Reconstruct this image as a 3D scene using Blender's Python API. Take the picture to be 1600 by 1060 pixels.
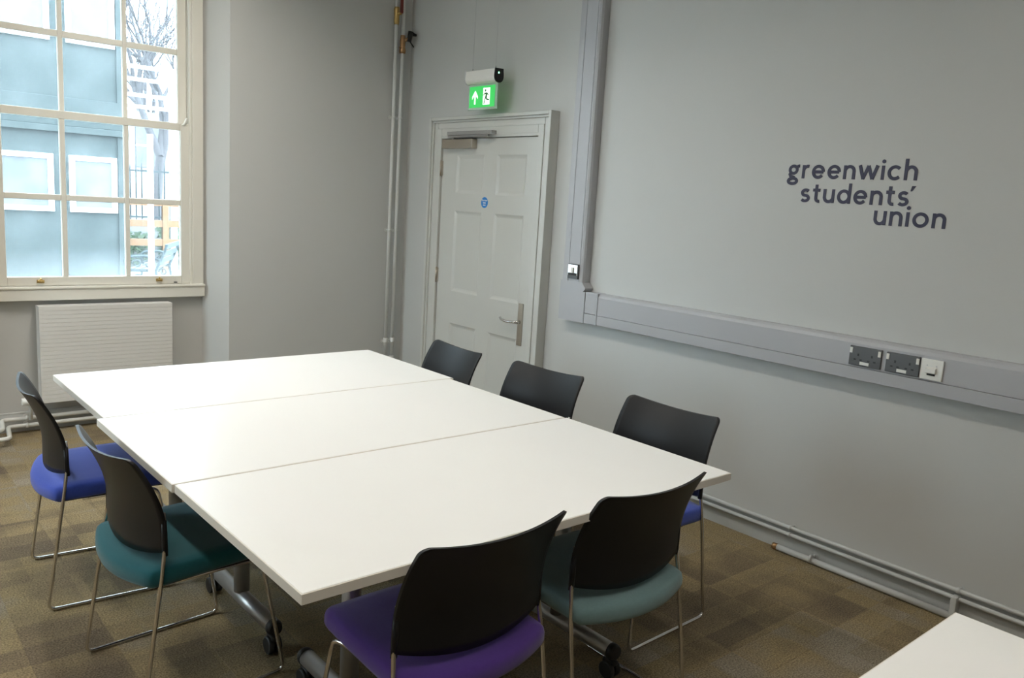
import bpy, bmesh, math, random
from mathutils import Vector, Matrix, Euler
random.seed(7)
for o in list(bpy.data.objects): bpy.data.objects.remove(o, do_unlink=True)
SC = bpy.context.scene; COL = SC.collection
PI = math.pi
# ------------------------------------------------------------------ camera
cam = bpy.data.cameras.new('camera'); cam.sensor_width = 36.0; cam.lens = 36.0*1283.12/1600.0
cam.clip_start = 0.05; cam.clip_end = 200
co = bpy.data.objects.new('camera', cam); COL.objects.link(co)
yaw, pitch, roll = math.radians(-40.558), math.radians(-9.408), math.radians(3.478)
fw = Vector((-math.sin(yaw)*math.cos(pitch), math.cos(yaw)*math.cos(pitch), math.sin(pitch)))
ri = Vector((math.cos(yaw), math.sin(yaw), 0)); up = ri.cross(fw)
r2 = math.cos(roll)*ri + math.sin(roll)*up; u2 = -math.sin(roll)*ri + math.cos(roll)*up
co.matrix_world = Matrix(((r2.x, u2.x, -fw.x, -3.4448), (r2.y, u2.y, -fw.y, -5.0501), (r2.z, u2.z, -fw.z, 1.5447), (0, 0, 0, 1)))
SC.camera = co
# ------------------------------------------------------------------ sky (bright overcast), exposure
w = bpy.data.worlds.new('overcast_sky'); SC.world = w; w.use_nodes = True
bg = w.node_tree.nodes['Background']; bg.inputs[0].default_value = (0.76, 0.89, 1.0, 1); bg.inputs[1].default_value = 15.0
SC.view_settings.view_transform = 'Standard'; SC.view_settings.look = 'None'
SC.view_settings.exposure = 0.0; SC.view_settings.gamma = 1.0; SC.view_settings.use_curve_mapping = False
LAMP_A, LAMP_B = 84.0, 44.0      # emission of the ceiling light diffusers

# ------------------------------------------------------------------ materials
MATS = {}
def mat(name, col, rough=0.5, metal=0.0, noise=0.0, nscale=8.0, bump=0.0, bscale=200.0, emit=0.0, spec=0.5, sheen=0.0):
    if name in MATS: return MATS[name]
    m = bpy.data.materials.new(name); m.use_nodes = True; nt = m.node_tree; N = nt.nodes; L = nt.links
    b = N['Principled BSDF']; b.inputs['Base Color'].default_value = (*col, 1); b.inputs['Roughness'].default_value = rough
    b.inputs['Metallic'].default_value = metal; b.inputs['Specular IOR Level'].default_value = spec
    if sheen: b.inputs['Sheen Weight'].default_value = sheen
    if emit: b.inputs['Emission Color'].default_value = (*col, 1); b.inputs['Emission Strength'].default_value = emit
    tc = N.new('ShaderNodeTexCoord')
    n = N.new('ShaderNodeTexNoise'); n.inputs['Scale'].default_value = nscale; n.inputs['Detail'].default_value = 4
    L.new(tc.outputs['Object'], n.inputs['Vector'])
    mx = N.new('ShaderNodeMix'); mx.data_type = 'RGBA'
    mx.inputs[6].default_value = (*[c*(1-noise) for c in col], 1); mx.inputs[7].default_value = (*[min(1, c*(1+noise)) for c in col], 1)
    L.new(n.outputs['Fac'], mx.inputs[0]); L.new(mx.outputs[2], b.inputs['Base Color'])
    if bump:
        n2 = N.new('ShaderNodeTexNoise'); n2.inputs['Scale'].default_value = bscale; n2.inputs['Detail'].default_value = 3
        L.new(tc.outputs['Object'], n2.inputs['Vector'])
        bp = N.new('ShaderNodeBump'); bp.inputs['Strength'].default_value = bump; bp.inputs['Distance'].default_value = 0.002
        L.new(n2.outputs['Fac'], bp.inputs['Height']); L.new(bp.outputs[0], b.inputs['Normal'])
    MATS[name] = m; return m
M_wall = mat('wall_paint', (0.56, 0.56, 0.54), 0.62, noise=0.025, nscale=1.3, bump=0.10, bscale=60)
M_ceil = mat('ceiling_paint', (0.78, 0.78, 0.75), 0.8, noise=0.02)
M_wood = mat('white_gloss_paint', (0.60, 0.60, 0.565), 0.38, noise=0.02, nscale=3, bump=0.05, bscale=30)
M_win = mat('cream_window_paint', (0.74, 0.71, 0.63), 0.38, noise=0.03, nscale=5, bump=0.05, bscale=40)
M_skirt = mat('skirting_paint', (0.47, 0.48, 0.465), 0.5, noise=0.03)
M_trunk = mat('trunking_plastic', (0.43, 0.43, 0.445), 0.45, noise=0.02, nscale=3, bump=0.03, bscale=300)
M_pipe = mat('painted_pipe', (0.70, 0.70, 0.665), 0.42, noise=0.04, nscale=12)
M_cond = mat('grey_conduit', (0.56, 0.57, 0.555), 0.45, noise=0.05, nscale=10)
M_top = mat('white_laminate', (0.90, 0.895, 0.875), 0.33, noise=0.008, nscale=4)
M_edge = mat('table_edge_band', (0.76, 0.72, 0.65), 0.45, noise=0.02)
M_silver = mat('silver_powder_coat', (0.42, 0.41, 0.40), 0.35, metal=0.7, noise=0.03)
M_chrome = mat('chrome', (0.72, 0.70, 0.68), 0.16, metal=1.0, noise=0.02)
M_black = mat('black_plastic', (0.011, 0.011, 0.012), 0.40, noise=0.12, nscale=20, bump=0.03, bscale=500, spec=0.27)
M_rub = mat('caster_black', (0.015, 0.015, 0.015), 0.5, noise=0.1)
M_rad = mat('radiator_enamel', (0.72, 0.70, 0.66), 0.35, noise=0.01)
M_nickel = mat('satin_nickel', (0.50, 0.45, 0.38), 0.32, metal=0.9, noise=0.05)
M_brass = mat('brass', (0.55, 0.38, 0.14), 0.35, metal=0.9, noise=0.2, nscale=40)
M_copper = mat('worn_bronze', (0.42, 0.25, 0.12), 0.4, metal=0.8, noise=0.25, nscale=40)
M_red = mat('red_lever', (0.16, 0.02, 0.015), 0.5, noise=0.1)
M_navy = mat('navy_vinyl', (0.022, 0.018, 0.05), 0.5, noise=0.05)
M_sock = mat('socket_anthracite', (0.085, 0.083, 0.083), 0.35, metal=0.3, noise=0.05)
M_white = mat('white_plastic', (0.80, 0.79, 0.74), 0.4, noise=0.01)
M_dark = mat('dark_slot', (0.01, 0.01, 0.01), 0.6, noise=0.1)
M_grey = mat('grey_plastic', (0.55, 0.55, 0.56), 0.4, noise=0.02)
M_blue = mat('blue_sticker', (0.02, 0.22, 0.62), 0.4, noise=0.02)
M_signg = mat('exit_green', (0.045, 0.55, 0.11), 0.4, noise=0.0, emit=0.62)
M_signd = mat('exit_dark_green', (0.01, 0.16, 0.03), 0.5)
M_signw = mat('exit_white', (0.85, 1.0, 0.88), 0.4, noise=0.0, emit=0.9)
M_led = mat('green_led', (0.3, 1.0, 0.5), 0.4, emit=4.0)
M_teal = mat('teal_render', (0.033, 0.046, 0.047), 0.7, noise=0.08, nscale=1.2)
M_stone = mat('pale_stone', (0.30, 0.30, 0.30), 0.8, noise=0.08, nscale=3)
M_paving = mat('paving', (0.26, 0.26, 0.25), 0.85, noise=0.15, nscale=2)
M_timber = mat('orange_timber', (0.20, 0.10, 0.042), 0.6, noise=0.2, nscale=6)
M_iron = mat('painted_iron', (0.012, 0.03, 0.036), 0.5, noise=0.1)
M_bark = mat('bark', (0.07, 0.065, 0.07), 0.9, noise=0.3, nscale=10)
M_leaf = mat('hedge_leaf', (0.03, 0.07, 0.02), 0.7, noise=0.4, nscale=15)
M_wframe = mat('outdoor_white_paint', (0.85, 0.86, 0.86), 0.5, noise=0.02)
M_sheet = mat('outdoor_mottled_pane', (0.095, 0.105, 0.12), 0.3, noise=0.6, nscale=2.5)  # blotchy grey-blue tone of the far window panes
M_steel = mat('galvanised_wire', (0.5, 0.5, 0.5), 0.4, metal=0.8)

def fabric(name, col):
    m = mat(name, col, 0.85, noise=0.10, nscale=120, bump=0.35, bscale=900, sheen=0.3, spec=0.2); return m
def lamp_mat(name, strength):
    m = bpy.data.materials.new(name); m.use_nodes = True; nt = m.node_tree; nt.nodes.clear()
    e = nt.nodes.new('ShaderNodeEmission'); e.inputs[0].default_value = (1.0, 0.945, 0.86, 1); e.inputs[1].default_value = strength
    o = nt.nodes.new('ShaderNodeOutputMaterial'); nt.links.new(e.outputs[0], o.inputs[0]); return m
def glass_mat():
    m = bpy.data.materials.new('dusty_hazy_glass'); m.use_nodes = True; nt = m.node_tree; N = nt.nodes; L = nt.links; N.clear()
    out = N.new('ShaderNodeOutputMaterial'); tr = N.new('ShaderNodeBsdfTransparent'); tr.inputs[0].default_value = (0.93, 0.97, 0.97, 1)
    gl = N.new('ShaderNodeBsdfGlossy'); gl.inputs['Roughness'].default_value = 0.02
    fr = N.new('ShaderNodeFresnel'); fr.inputs[0].default_value = 1.35
    m1 = N.new('ShaderNodeMixShader'); L.new(fr.outputs[0], m1.inputs[0]); L.new(tr.outputs[0], m1.inputs[1]); L.new(gl.outputs[0], m1.inputs[2])
    tl = N.new('ShaderNodeBsdfTranslucent'); tl.inputs[0].default_value = (0.9, 0.96, 1, 1)  # translucent dirt, with glare haze over the view put into it
    tc = N.new('ShaderNodeTexCoord')
    n1 = N.new('ShaderNodeTexNoise'); n1.inputs['Scale'].default_value = 5; n1.inputs['Detail'].default_value = 6; L.new(tc.outputs['Object'], n1.inputs['Vector'])
    n2 = N.new('ShaderNodeTexVoronoi'); n2.inputs['Scale'].default_value = 26; L.new(tc.outputs['Object'], n2.inputs['Vector'])
    mr = N.new('ShaderNodeMapRange'); mr.inputs[1].default_value = 0.35; mr.inputs[2].default_value = 0.8; mr.inputs[3].default_value = 0.013; mr.inputs[4].default_value = 0.042; L.new(n1.outputs['Fac'], mr.inputs[0])
    m3 = N.new('ShaderNodeMapRange'); m3.inputs[1].default_value = 0.03; m3.inputs[2].default_value = 0.10; m3.inputs[3].default_value = 0.05; m3.inputs[4].default_value = 0.0; L.new(n2.outputs['Distance'], m3.inputs[0])
    # dirt and painted glare haze, denser towards the foot of the lower sash
    sp = N.new('ShaderNodeSeparateXYZ'); L.new(tc.outputs['Object'], sp.inputs[0])
    m4 = N.new('ShaderNodeMapRange'); m4.inputs[1].default_value = 0.93; m4.inputs[2].default_value = 1.12; m4.inputs[3].default_value = 0.06; m4.inputs[4].default_value = 0.0; L.new(sp.outputs[2], m4.inputs[0])
    a = N.new('ShaderNodeMath'); a.operation = 'ADD'; L.new(mr.outputs[0], a.inputs[0]); L.new(m3.outputs[0], a.inputs[1])
    a2 = N.new('ShaderNodeMath'); a2.operation = 'ADD'; L.new(a.outputs[0], a2.inputs[0]); L.new(m4.outputs[0], a2.inputs[1])
    m2 = N.new('ShaderNodeMixShader'); L.new(a2.outputs[0], m2.inputs[0]); L.new(m1.outputs[0], m2.inputs[1]); L.new(tl.outputs[0], m2.inputs[2])
    L.new(m2.outputs[0], out.inputs[0]); return m
M_glass = glass_mat()
def clear_mat():
    m = bpy.data.materials.new('clear_acrylic'); m.use_nodes = True; nt = m.node_tree; N = nt.nodes; N.clear()
    out = N.new('ShaderNodeOutputMaterial'); tr = N.new('ShaderNodeBsdfTransparent'); tr.inputs[0].default_value = (0.9, 1, 0.93, 1)
    d = N.new('ShaderNodeBsdfPrincipled'); d.inputs['Base Color'].default_value = (0.8, 0.95, 0.85, 1); d.inputs['Roughness'].default_value = 0.1
    mx = N.new('ShaderNodeMixShader'); mx.inputs[0].default_value = 0.4
    nt.links.new(tr.outputs[0], mx.inputs[1]); nt.links.new(d.outputs[0], mx.inputs[2]); nt.links.new(mx.outputs[0], out.inputs[0]); return m
M_clear = clear_mat()
def carpet_mat():
    m = bpy.data.materials.new('carpet_tile_loop_pile'); m.use_nodes = True; nt = m.node_tree; N = nt.nodes; L = nt.links
    b = N['Principled BSDF']; b.inputs['Roughness'].default_value = 0.95; b.inputs['Specular IOR Level'].default_value = 0.15
    g = N.new('ShaderNodeNewGeometry')
    def snapnoise(sx, sy, off):
        mp = N.new('ShaderNodeMapping'); mp.inputs['Location'].default_value = (off, off*0.37, 0); mp.inputs['Scale'].default_value = (sx, sy, 0)
        L.new(g.outputs['Position'], mp.inputs['Vector'])
        fl = N.new('ShaderNodeVectorMath'); fl.operation = 'FLOOR'; L.new(mp.outputs[0], fl.inputs[0])
        wn = N.new('ShaderNodeTexWhiteNoise'); wn.noise_dimensions = '3D'; L.new(fl.outputs[0], wn.inputs['Vector']); return wn.outputs['Value']
    A = snapnoise(4.0, 2.0, 0.0); B = snapnoise(2.0, 8.0, 3.3); Cn = snapnoise(8.0, 4.0, 7.1)
    nz = N.new('ShaderNodeTexNoise'); nz.inputs['Scale'].default_value = 3.5; nz.inputs['Detail'].default_value = 5; L.new(g.outputs['Position'], nz.inputs['Vector'])
    def mth(op, a, bb):
        n = N.new('ShaderNodeMath'); n.operation = op
        for i, v in enumerate((a, bb)):
            if isinstance(v, (int, float)): n.inputs[i].default_value = v
            else: L.new(v, n.inputs[i])
        return n.outputs[0]
    f = mth('ADD', mth('MULTIPLY', A, 0.20), mth('ADD', mth('MULTIPLY', B, 0.16), mth('ADD', mth('MULTIPLY', Cn, 0.10), mth('MULTIPLY', nz.outputs['Fac'], 0.60))))
    cr = N.new('ShaderNodeValToRGB'); e = cr.color_ramp.elements
    e[0].position = 0.30; e[0].color = (0.120, 0.095, 0.066, 1); e[1].position = 0.78; e[1].color = (0.275, 0.238, 0.183, 1)
    for p, c in ((0.44, (0.171, 0.132, 0.081)), (0.56, (0.250, 0.193, 0.105)), (0.66, (0.232, 0.193, 0.134))):
        k = e.new(p); k.color = (*c, 1)
    L.new(f, cr.inputs[0])
    fn = N.new('ShaderNodeTexNoise'); fn.inputs['Scale'].default_value = 170; fn.inputs['Detail'].default_value = 2; L.new(g.outputs['Position'], fn.inputs['Vector'])
    mr = N.new('ShaderNodeMapRange'); mr.inputs[1].default_value = 0.3; mr.inputs[2].default_value = 0.7; mr.inputs[3].default_value = 0.55; mr.inputs[4].default_value = 1.45; L.new(fn.outputs['Fac'], mr.inputs[0])
    vm = N.new('ShaderNodeVectorMath'); vm.operation = 'SCALE'; L.new(cr.outputs[0], vm.inputs[0]); L.new(mr.outputs[0], vm.inputs['Scale'])
    L.new(vm.outputs[0], b.inputs['Base Color'])
    bp = N.new('ShaderNodeBump'); bp.inputs['Strength'].default_value = 0.6; bp.inputs['Distance'].default_value = 0.004
    L.new(fn.outputs['Fac'], bp.inputs['Height']); L.new(bp.outputs[0], b.inputs['Normal']); return m
M_carpet = carpet_mat()

# ------------------------------------------------------------------ mesh helpers
class MB:
    def __init__(s): s.v = []; s.f = []; s.sm = []
    def add(s, v, f, smooth=False):
        o = len(s.v); s.v += [tuple(p) for p in v]
        for q in f: s.f.append([i+o for i in q]); s.sm.append(smooth)
        return s
    def box(s, x0, x1, y0, y1, z0, z1, bev=0.0, seg=2):
        x0, x1 = sorted((x0, x1)); y0, y1 = sorted((y0, y1)); z0, z1 = sorted((z0, z1))
        if bev <= 0:
            v = [(x, y, z) for z in (z0, z1) for y in (y0, y1) for x in (x0, x1)]
            return s.add(v, [(0, 2, 3, 1), (4, 5, 7, 6), (0, 1, 5, 4), (2, 6, 7, 3), (0, 4, 6, 2), (1, 3, 7, 5)])
        b = bmesh.new(); bmesh.ops.create_cube(b, size=1.0)
        for q in b.verts: q.co = Vector(((x0+x1)/2+q.co.x*(x1-x0), (y0+y1)/2+q.co.y*(y1-y0), (z0+z1)/2+q.co.z*(z1-z0)))
        bmesh.ops.bevel(b, geom=b.edges[:], offset=bev, segments=seg, affect='EDGES', profile=0.5)
        b.verts.index_update()
        s.add([q.co[:] for q in b.verts], [[q.index for q in f.verts] for f in b.faces]); b.free(); return s
    def tube(s, path, r, n=12, closed=False, caps=True):
        P = [Vector(p) for p in path]; m = len(P); V = []; F = []
        T = []
        for i in range(m):
            a = P[(i-1) % m] if (closed or i > 0) else P[i]; c = P[(i+1) % m] if (closed or i < m-1) else P[i]
            T.append((c-a).normalized())
        ref = Vector((0, 0, 1)) if abs(T[0].z) < 0.9 else Vector((1, 0, 0))
        nx = T[0].cross(ref).normalized()
        for i in range(m):
            nx = (nx - T[i]*nx.dot(T[i])).normalized(); ny = T[i].cross(nx)
            rr = r[i] if isinstance(r, (list, tuple)) else r
            for k in range(n):
                a = 2*PI*k/n; V.append(P[i]+nx*math.cos(a)*rr+ny*math.sin(a)*rr)
        for i in range(m if closed else m-1):
            j = (i+1) % m
            for k in range(n): F.append((i*n+k, i*n+(k+1) % n, j*n+(k+1) % n, j*n+k))
        s.add(V, F, True)
        if caps and not closed:
            o = len(s.v)-len(V)
            s.f.append([o+k for k in range(n)][::-1]); s.sm.append(False)
            s.f.append([o+(m-1)*n+k for k in range(n)]); s.sm.append(False)
        return s
    def prism(s, pts, axis, a0, a1):
        """closed 2-D outline pushed along an axis ('x','y' or 'z')"""
        def P(u, v, t): return {'x': (t, u, v), 'y': (u, t, v), 'z': (u, v, t)}[axis]
        n = len(pts); V = [P(u, v, a0) for u, v in pts]+[P(u, v, a1) for u, v in pts]
        return s.add(V, [list(range(n))[::-1], [n+i for i in range(n)]]+[(i, (i+1) % n, n+(i+1) % n, n+i) for i in range(n)])
    def build(s, name, m, parent=None, fix=True):
        me = bpy.data.meshes.new(name); me.from_pydata(s.v, [], s.f)
        me.polygons.foreach_set('use_smooth', s.sm)
        if fix:
            b = bmesh.new(); b.from_mesh(me); bmesh.ops.recalc_face_normals(b, faces=b.faces); b.to_mesh(me); b.free()
        me.materials.append(m); me.update()
        o = bpy.data.objects.new(name, me); COL.objects.link(o)
        if parent: o.parent = parent
        return o
def tag(o, label=None, cat=None, group=None, kind=None):
    if label: o['label'] = label
    if cat: o['category'] = cat
    if group: o['group'] = group
    if kind: o['kind'] = kind
    return o
def empty(name, loc=(0, 0, 0), rz=0.0, **k):
    o = bpy.data.objects.new(name, None); COL.objects.link(o); o.location = loc; o.rotation_euler = (0, 0, rz); o.empty_display_size = 0.1
    return tag(o, **k)
def copy_tree(o, parent=None):
    c = o.copy(); COL.objects.link(c); c.parent = parent
    for ch in list(o.children): copy_tree(ch, c)
    return c
def arc(c, r, a0, a1, n, plane='xz', const=0.0):
    out = []
    for i in range(n+1):
        a = math.radians(a0+(a1-a0)*i/n); out.append((c[0]+r*math.cos(a), c[1]+r*math.sin(a)))
    return out
def fillet(path, r, n=5):
    P = [Vector(p) for p in path]; out = [P[0]]
    for i in range(1, len(P)-1):
        a = (P[i-1]-P[i]); b = (P[i+1]-P[i]); rr = min(r, a.length*0.45, b.length*0.45)
        p0 = P[i]+a.normalized()*rr; p1 = P[i]+b.normalized()*rr
        for k in range(n+1):
            t = k/n; out.append((1-t)**2*p0+2*t*(1-t)*P[i]+t*t*p1)
    out.append(P[-1]); return out

# ------------------------------------------------------------------ room shell
XL, YN, YF, YW, ZC = -5.5, -7.183, 0.317, 0.523, 3.4
CR, CL = -1.462, -2.745          # back corners of the window recess
PR, PL = -1.355, -2.850          # its front corners
WX0, WX1, WZ0, WZ1 = -2.735, -1.467, 0.80, 2.93
fl = MB().box(XL-0.2, 0.2, YN-0.2, YW+0.3, -0.15, -0.008).build('floor', M_skirt); tag(fl, 'brown mottled carpet tile floor of the meeting room', None, None, 'structure')
tile = MB().box(-0.2498, 0.2498, -0.2498, 0.2498, -0.008, 0.0, 0.0006, 1)
t0 = None
for i in range(11):
    for j in range(15):
        if t0 is None: t0 = o = tile.build('carpet_tile', M_carpet, fl)
        else: o = bpy.data.objects.new('carpet_tile', t0.data); COL.objects.link(o); o.parent = fl
        o.location = (-0.25-0.5*i, YF-0.25-0.5*j, 0)
for a, b in ((-1.47, -1.75), (-1.75, -2.25), (-2.25, -2.735)):
    MB().box(a-0.0006, b+0.0006, YF+0.0006, YW-0.002, -0.008, 0.0, 0.0015, 1).build('carpet_tile', M_carpet, fl)
tag(MB().box(XL-0.2, 0.2, YN-0.2, YW+0.3, ZC, ZC+0.15).build('ceiling', M_ceil), 'plain white painted ceiling', None, None, 'structure')
# right wall with the doorway cut out; unseen backing added to block sky light
DY0, DY1, DZ = -0.200, -1.205, 1.958
wr = MB().box(0, 0.2, YF+0.3, DY0, 0, ZC).box(0, 0.2, DY1, YN, 0, ZC).box(0, 0.2, DY0, DY1, DZ, ZC).box(0.12, 0.2, DY0, DY1, 0, DZ)
tag(wr.build('wall_right', M_wall), 'pale grey painted wall with the door and trunking', None, None, 'structure')
LWY = (-0.95,)
wlm = MB().box(XL-0.2, XL, YN, YF+0.3, 0, WZ0).box(XL-0.2, XL, YN, YF+0.3, WZ1, ZC)
_y = YF+0.3
for c in LWY: wlm.box(XL-0.2, XL, _y, c+0.634, WZ0, WZ1); _y = c-0.634
wlm.box(XL-0.2, XL, _y, YN, WZ0, WZ1)
tag(wlm.build('wall_left', M_wall), 'pale grey painted side wall', None, None, 'structure')
tag(MB().box(XL-0.2, 0.2, YN-0.2, YN, 0, ZC).build('wall_near', M_wall), 'pale grey painted rear wall', None, None, 'structure')
wf = MB()
def vq(p, q, z0, z1): wf.add([(p[0], p[1], z0), (q[0], q[1], z0), (q[0], q[1], z1), (p[0], p[1], z1)], [(0, 1, 2, 3)])
YO = 0.72
prof = [(0.0, YF), (PR, YF), (CR, YW)]
for a, b in zip(prof, prof[1:]): vq(a, b, 0, ZC)
vq((CL, YW), (PL, YF), 0, ZC); vq((PL, YF), (XL, YF), 0, ZC)
vq((CR, YW), (CL, YW), 0, WZ0); vq((CR, YW), (CL, YW), WZ1, ZC); vq((CR, YW), (WX1, YW), WZ0, WZ1); vq((WX0, YW), (CL, YW), WZ0, WZ1)
for x in (WX0, WX1): vq((x, YW), (x, YO), WZ0, WZ1)
for z in (WZ0, WZ1): wf.add([(WX0, YW, z), (WX1, YW, z), (WX1, YO, z), (WX0, YO, z)], [(0, 1, 2, 3)])
vq((0.2, YO), (WX1, YO), -0.3, ZC+0.1); vq((WX0, YO), (XL-0.2, YO), -0.3, ZC+0.1); vq((WX0, YO), (WX1, YO), -0.3, WZ0); vq((WX0, YO), (WX1, YO), WZ1, ZC+0.1)
tag(wf.build('wall_far', M_wall, fix=False), 'pale grey wall with a splayed recess around the sash window', None, None, 'structure')
# skirting
def skirt(mb, a, b, inward, h=0.118):
    """a,b plan points on the wall; inward = unit normal into the room"""
    pr = [(0, 0), (0.020, 0), (0.020, h-0.03), (0.013, h-0.012), (0.013, h-0.004), (0.008, h), (0, h)]
    V = []; n = len(pr)
    for p in (a, b):
        for d, z in pr: V.append((p[0]+inward[0]*d, p[1]+inward[1]*d, z))
    mb.add(V, [list(range(n))[::-1], [n+i for i in range(n)]]+[(i, (i+1) % n, n+(i+1) % n, n+i) for i in range(n)])
sk = MB(); skirt(sk, (0, -1.345), (0, YN), (-1, 0)); skirt(sk, (0, YF), (0, -0.07), (-1, 0))
tag(sk.build('baseboard_right', M_skirt), 'grey painted skirting board below the trunking wall', None, None, 'structure')
sk = MB(); skirt(sk, (-0.02, YF), (PR-0.005, YF), (0, -1)); skirt(sk, (CR, YW), (CL, YW), (0, -1)); skirt(sk, (PL, YF), (XL, YF), (0, -1))
tag(sk.build('baseboard_far', M_skirt), 'grey painted skirting board below the window', None, None, 'structure')

# ------------------------------------------------------------------ window
win = empty('window_1', (0, 0, 0), kind='structure', label='cream painted sash window with twelve panes')
IX0, IX1 = -2.670, -1.537
MB().box(WX0, IX0, 0.478, 0.53, 0.879, WZ1, 0.004).box(IX1, WX1, 0.478, 0.53, 0.879, WZ1, 0.004).box(IX0, IX1, 0.478, 0.53, 2.85, WZ1, 0.004) \
    .box(IX0+0.0, IX0+0.012, 0.53, 0.70, 0.88, 2.9).box(IX1-0.012, IX1, 0.53, 0.70, 0.88, 2.9).box(IX0, IX1, 0.53, 0.70, 2.85, 2.9) \
    .box(IX1-0.016, IX1, 0.484, 0.512, 0.88, 2.85, 0.004).box(IX0, IX0+0.016, 0.484, 0.512, 0.88, 2.85, 0.004).build('casing', M_win, win)
MB().box(-2.74, -1.462, 0.466, 0.523, 0.800, 0.876, 0.004).box(-2.74, -1.462, 0.458, 0.70, 0.868, 0.884, 0.005).build('sill', M_win, win)
def sash(name, y0, y1, z0, z1, rb, rt, bar_z, bars, six0, six1, stile=0.062):
    yc = (y0+y1)/2
    s = MB().box(six0, six0+stile, y0, y1, z0, z1, 0.004).box(six1-stile, six1, y0, y1, z0, z1, 0.004)
    s.box(six0+stile, six1-stile, y0, y1, z0, z0+rb, 0.003).box(six0+stile, six1-stile, y0, y1, z1-rt, z1, 0.003)
    for a, b in bars: s.box(a, b, y0+0.004, y1-0.004, z0+rb, z1-rt, 0.004)
    for a, b in bar_z:
        xs = [six0+stile]+[q for br in bars for q in br]+[six1-stile]
        for i in range(0, len(xs), 2): s.box(xs[i], xs[i+1], y0+0.005, y1-0.005, a, b, 0.004)
    o = s.build(name, M_win, win)
    xs = [six0+stile]+[q for br in bars for q in br]+[six1-stile]; zs = [z0+rb]+[q for br in bar_z for q in br]+[z1-rt]
    for i in range(0, len(xs), 2):
        for j in range(0, len(zs), 2):
            MB().box(xs[i]-0.001, xs[i+1]+0.001, yc+0.002, yc+0.005, zs[j]-0.001, zs[j+1]+0.001).build('pane', M_glass, o)
    return o
lo = sash('lower_sash', 0.498, 0.540, 0.886, 1.920, 0.052, 0.046, [(1.396, 1.431)], [(-2.304, -2.275), (-1.946, -1.919)], IX0+0.014, IX1-0.014, 0.055)
us = sash('upper_sash', 0.548, 0.590, 1.884, 2.85, 0.040, 0.05, [(2.345, 2.382)], [(-2.290, -2.263), (-1.934, -1.908)], IX0+0.014, IX1-0.014, 0.055)
for x in (-2.43, -1.748):
    lf = MB().box(x-0.020, x+0.020, 0.490, 0.4985, 0.903, 0.922, 0.002).tube(fillet([(x-0.011, 0.492, 0.914), (x-0.011, 0.476, 0.916), (x+0.011, 0.476, 0.916), (x+0.011, 0.492, 0.914)], 0.008), 0.0045, 8).tube([(x, 0.49, 0.915), (x, 0.483, 0.932)], 0.005, 8)
    lf.build('sash_lift', M_brass, lo)
MB().box(-1.655, -1.635, 0.488, 0.4985, 0.893, 0.899, 0.001).build('sash_screw', M_dark, lo)
MB().tube(fillet([(-1.60, 0.51, 1.905), (-1.583, 0.495, 1.915), (-1.568, 0.49, 1.955)], 0.012), 0.008, 8).build('sash_fastener', M_white, lo)

for k, c in enumerate(LWY):
    w2 = copy_tree(win); w2.name = 'window_%d' % (k+2); w2.rotation_euler = (0, 0, PI/2); w2.location = (XL+YW, c+2.101, 0)
    w2['label'] = 'cream sash window in the side wall'
# ------------------------------------------------------------------ door
door = empty('door_1', (0, 0, 0), kind='structure', label='white six panel door with moulded architrave')
ar = MB()
AO0, AO1, AZ = -0.072, -1.340, 2.100
def archstep(y0, y1, z, xf, wdt):      # an inverted U of given width, outer edges y0 / y1 / z
    ar.box(xf, 0, y0, y0-wdt, 0, z, 0.003); ar.box(xf, 0, y1, y1+wdt, 0, z, 0.003); ar.box(xf, 0, y0-wdt, y1+wdt, z-wdt, z, 0.003)
archstep(AO0, AO1, AZ, -0.072, 0.022); archstep(AO0-0.022, AO1+0.022, AZ-0.022, -0.058, 0.014)
archstep(AO0-0.036, AO1+0.036, AZ-0.036, -0.046, 0.040); archstep(AO0-0.076, AO1+0.076, AZ-0.076, -0.053, 0.050)
ar.box(-0.050, 0, -0.198, -1.214, 1.957, 1.976)
ar.build('architrave', M_wood, door)
LX = -0.036                                    # face of the leaf
leaf = MB(); ly0, ly1 = DY0-0.004, DY1+0.006
cols = [(-0.372, -0.675), (-0.812, -1.106)]; rows = [(1.587, 1.845), (0.908, 1.467), (0.20, 0.68)]
leaf.box(LX+0.012, 0.006, ly0, ly1, 0.006, DZ-0.006)
ys = [ly0]+[q for c in cols for q in c]+[ly1]
for a, b in ((ys[0], ys[1]), (ys[2], ys[3]), (ys[4], ys[5])): leaf.box(LX, LX+0.012, a, b, 0.006, DZ-0.006)
zs = [0.006]+[q for r in rows[::-1] for q in r]+[DZ-0.006]
for a, b in cols:
    for k in range(0, len(zs), 2): leaf.box(LX, LX+0.012, a, b, zs[k], zs[k+1])
lf = leaf.build('leaf', M_wood, door)
for a, b in cols:
    for z0, z1 in rows:
        p = MB(); d = 0.024                     # moulded rim sloping into a flat field
        V = [(LX+0.0005, a, z0), (LX+0.0005, b, z0), (LX+0.0005, b, z1), (LX+0.0005, a, z1),
             (LX+0.008, a-d*0.6, z0+d*0.6), (LX+0.008, b+d*0.6, z0+d*0.6), (LX+0.008, b+d*0.6, z1-d*0.6), (LX+0.008, a-d*0.6, z1-d*0.6),
             (LX+0.0105, a-d, z0+d), (LX+0.0105, b+d, z0+d), (LX+0.0105, b+d, z1-d), (LX+0.0105, a-d, z1-d)]
        F = [(0, 1, 5, 4), (1, 2, 6, 5), (2, 3, 7, 6), (3, 0, 4, 7), (4, 5, 9, 8), (5, 6, 10, 9), (6, 7, 11, 10), (7, 4, 8, 11), (8, 9, 10, 11)]
        p.add(V, F); p.build('panel', M_wood, lf, fix=False)
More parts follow.
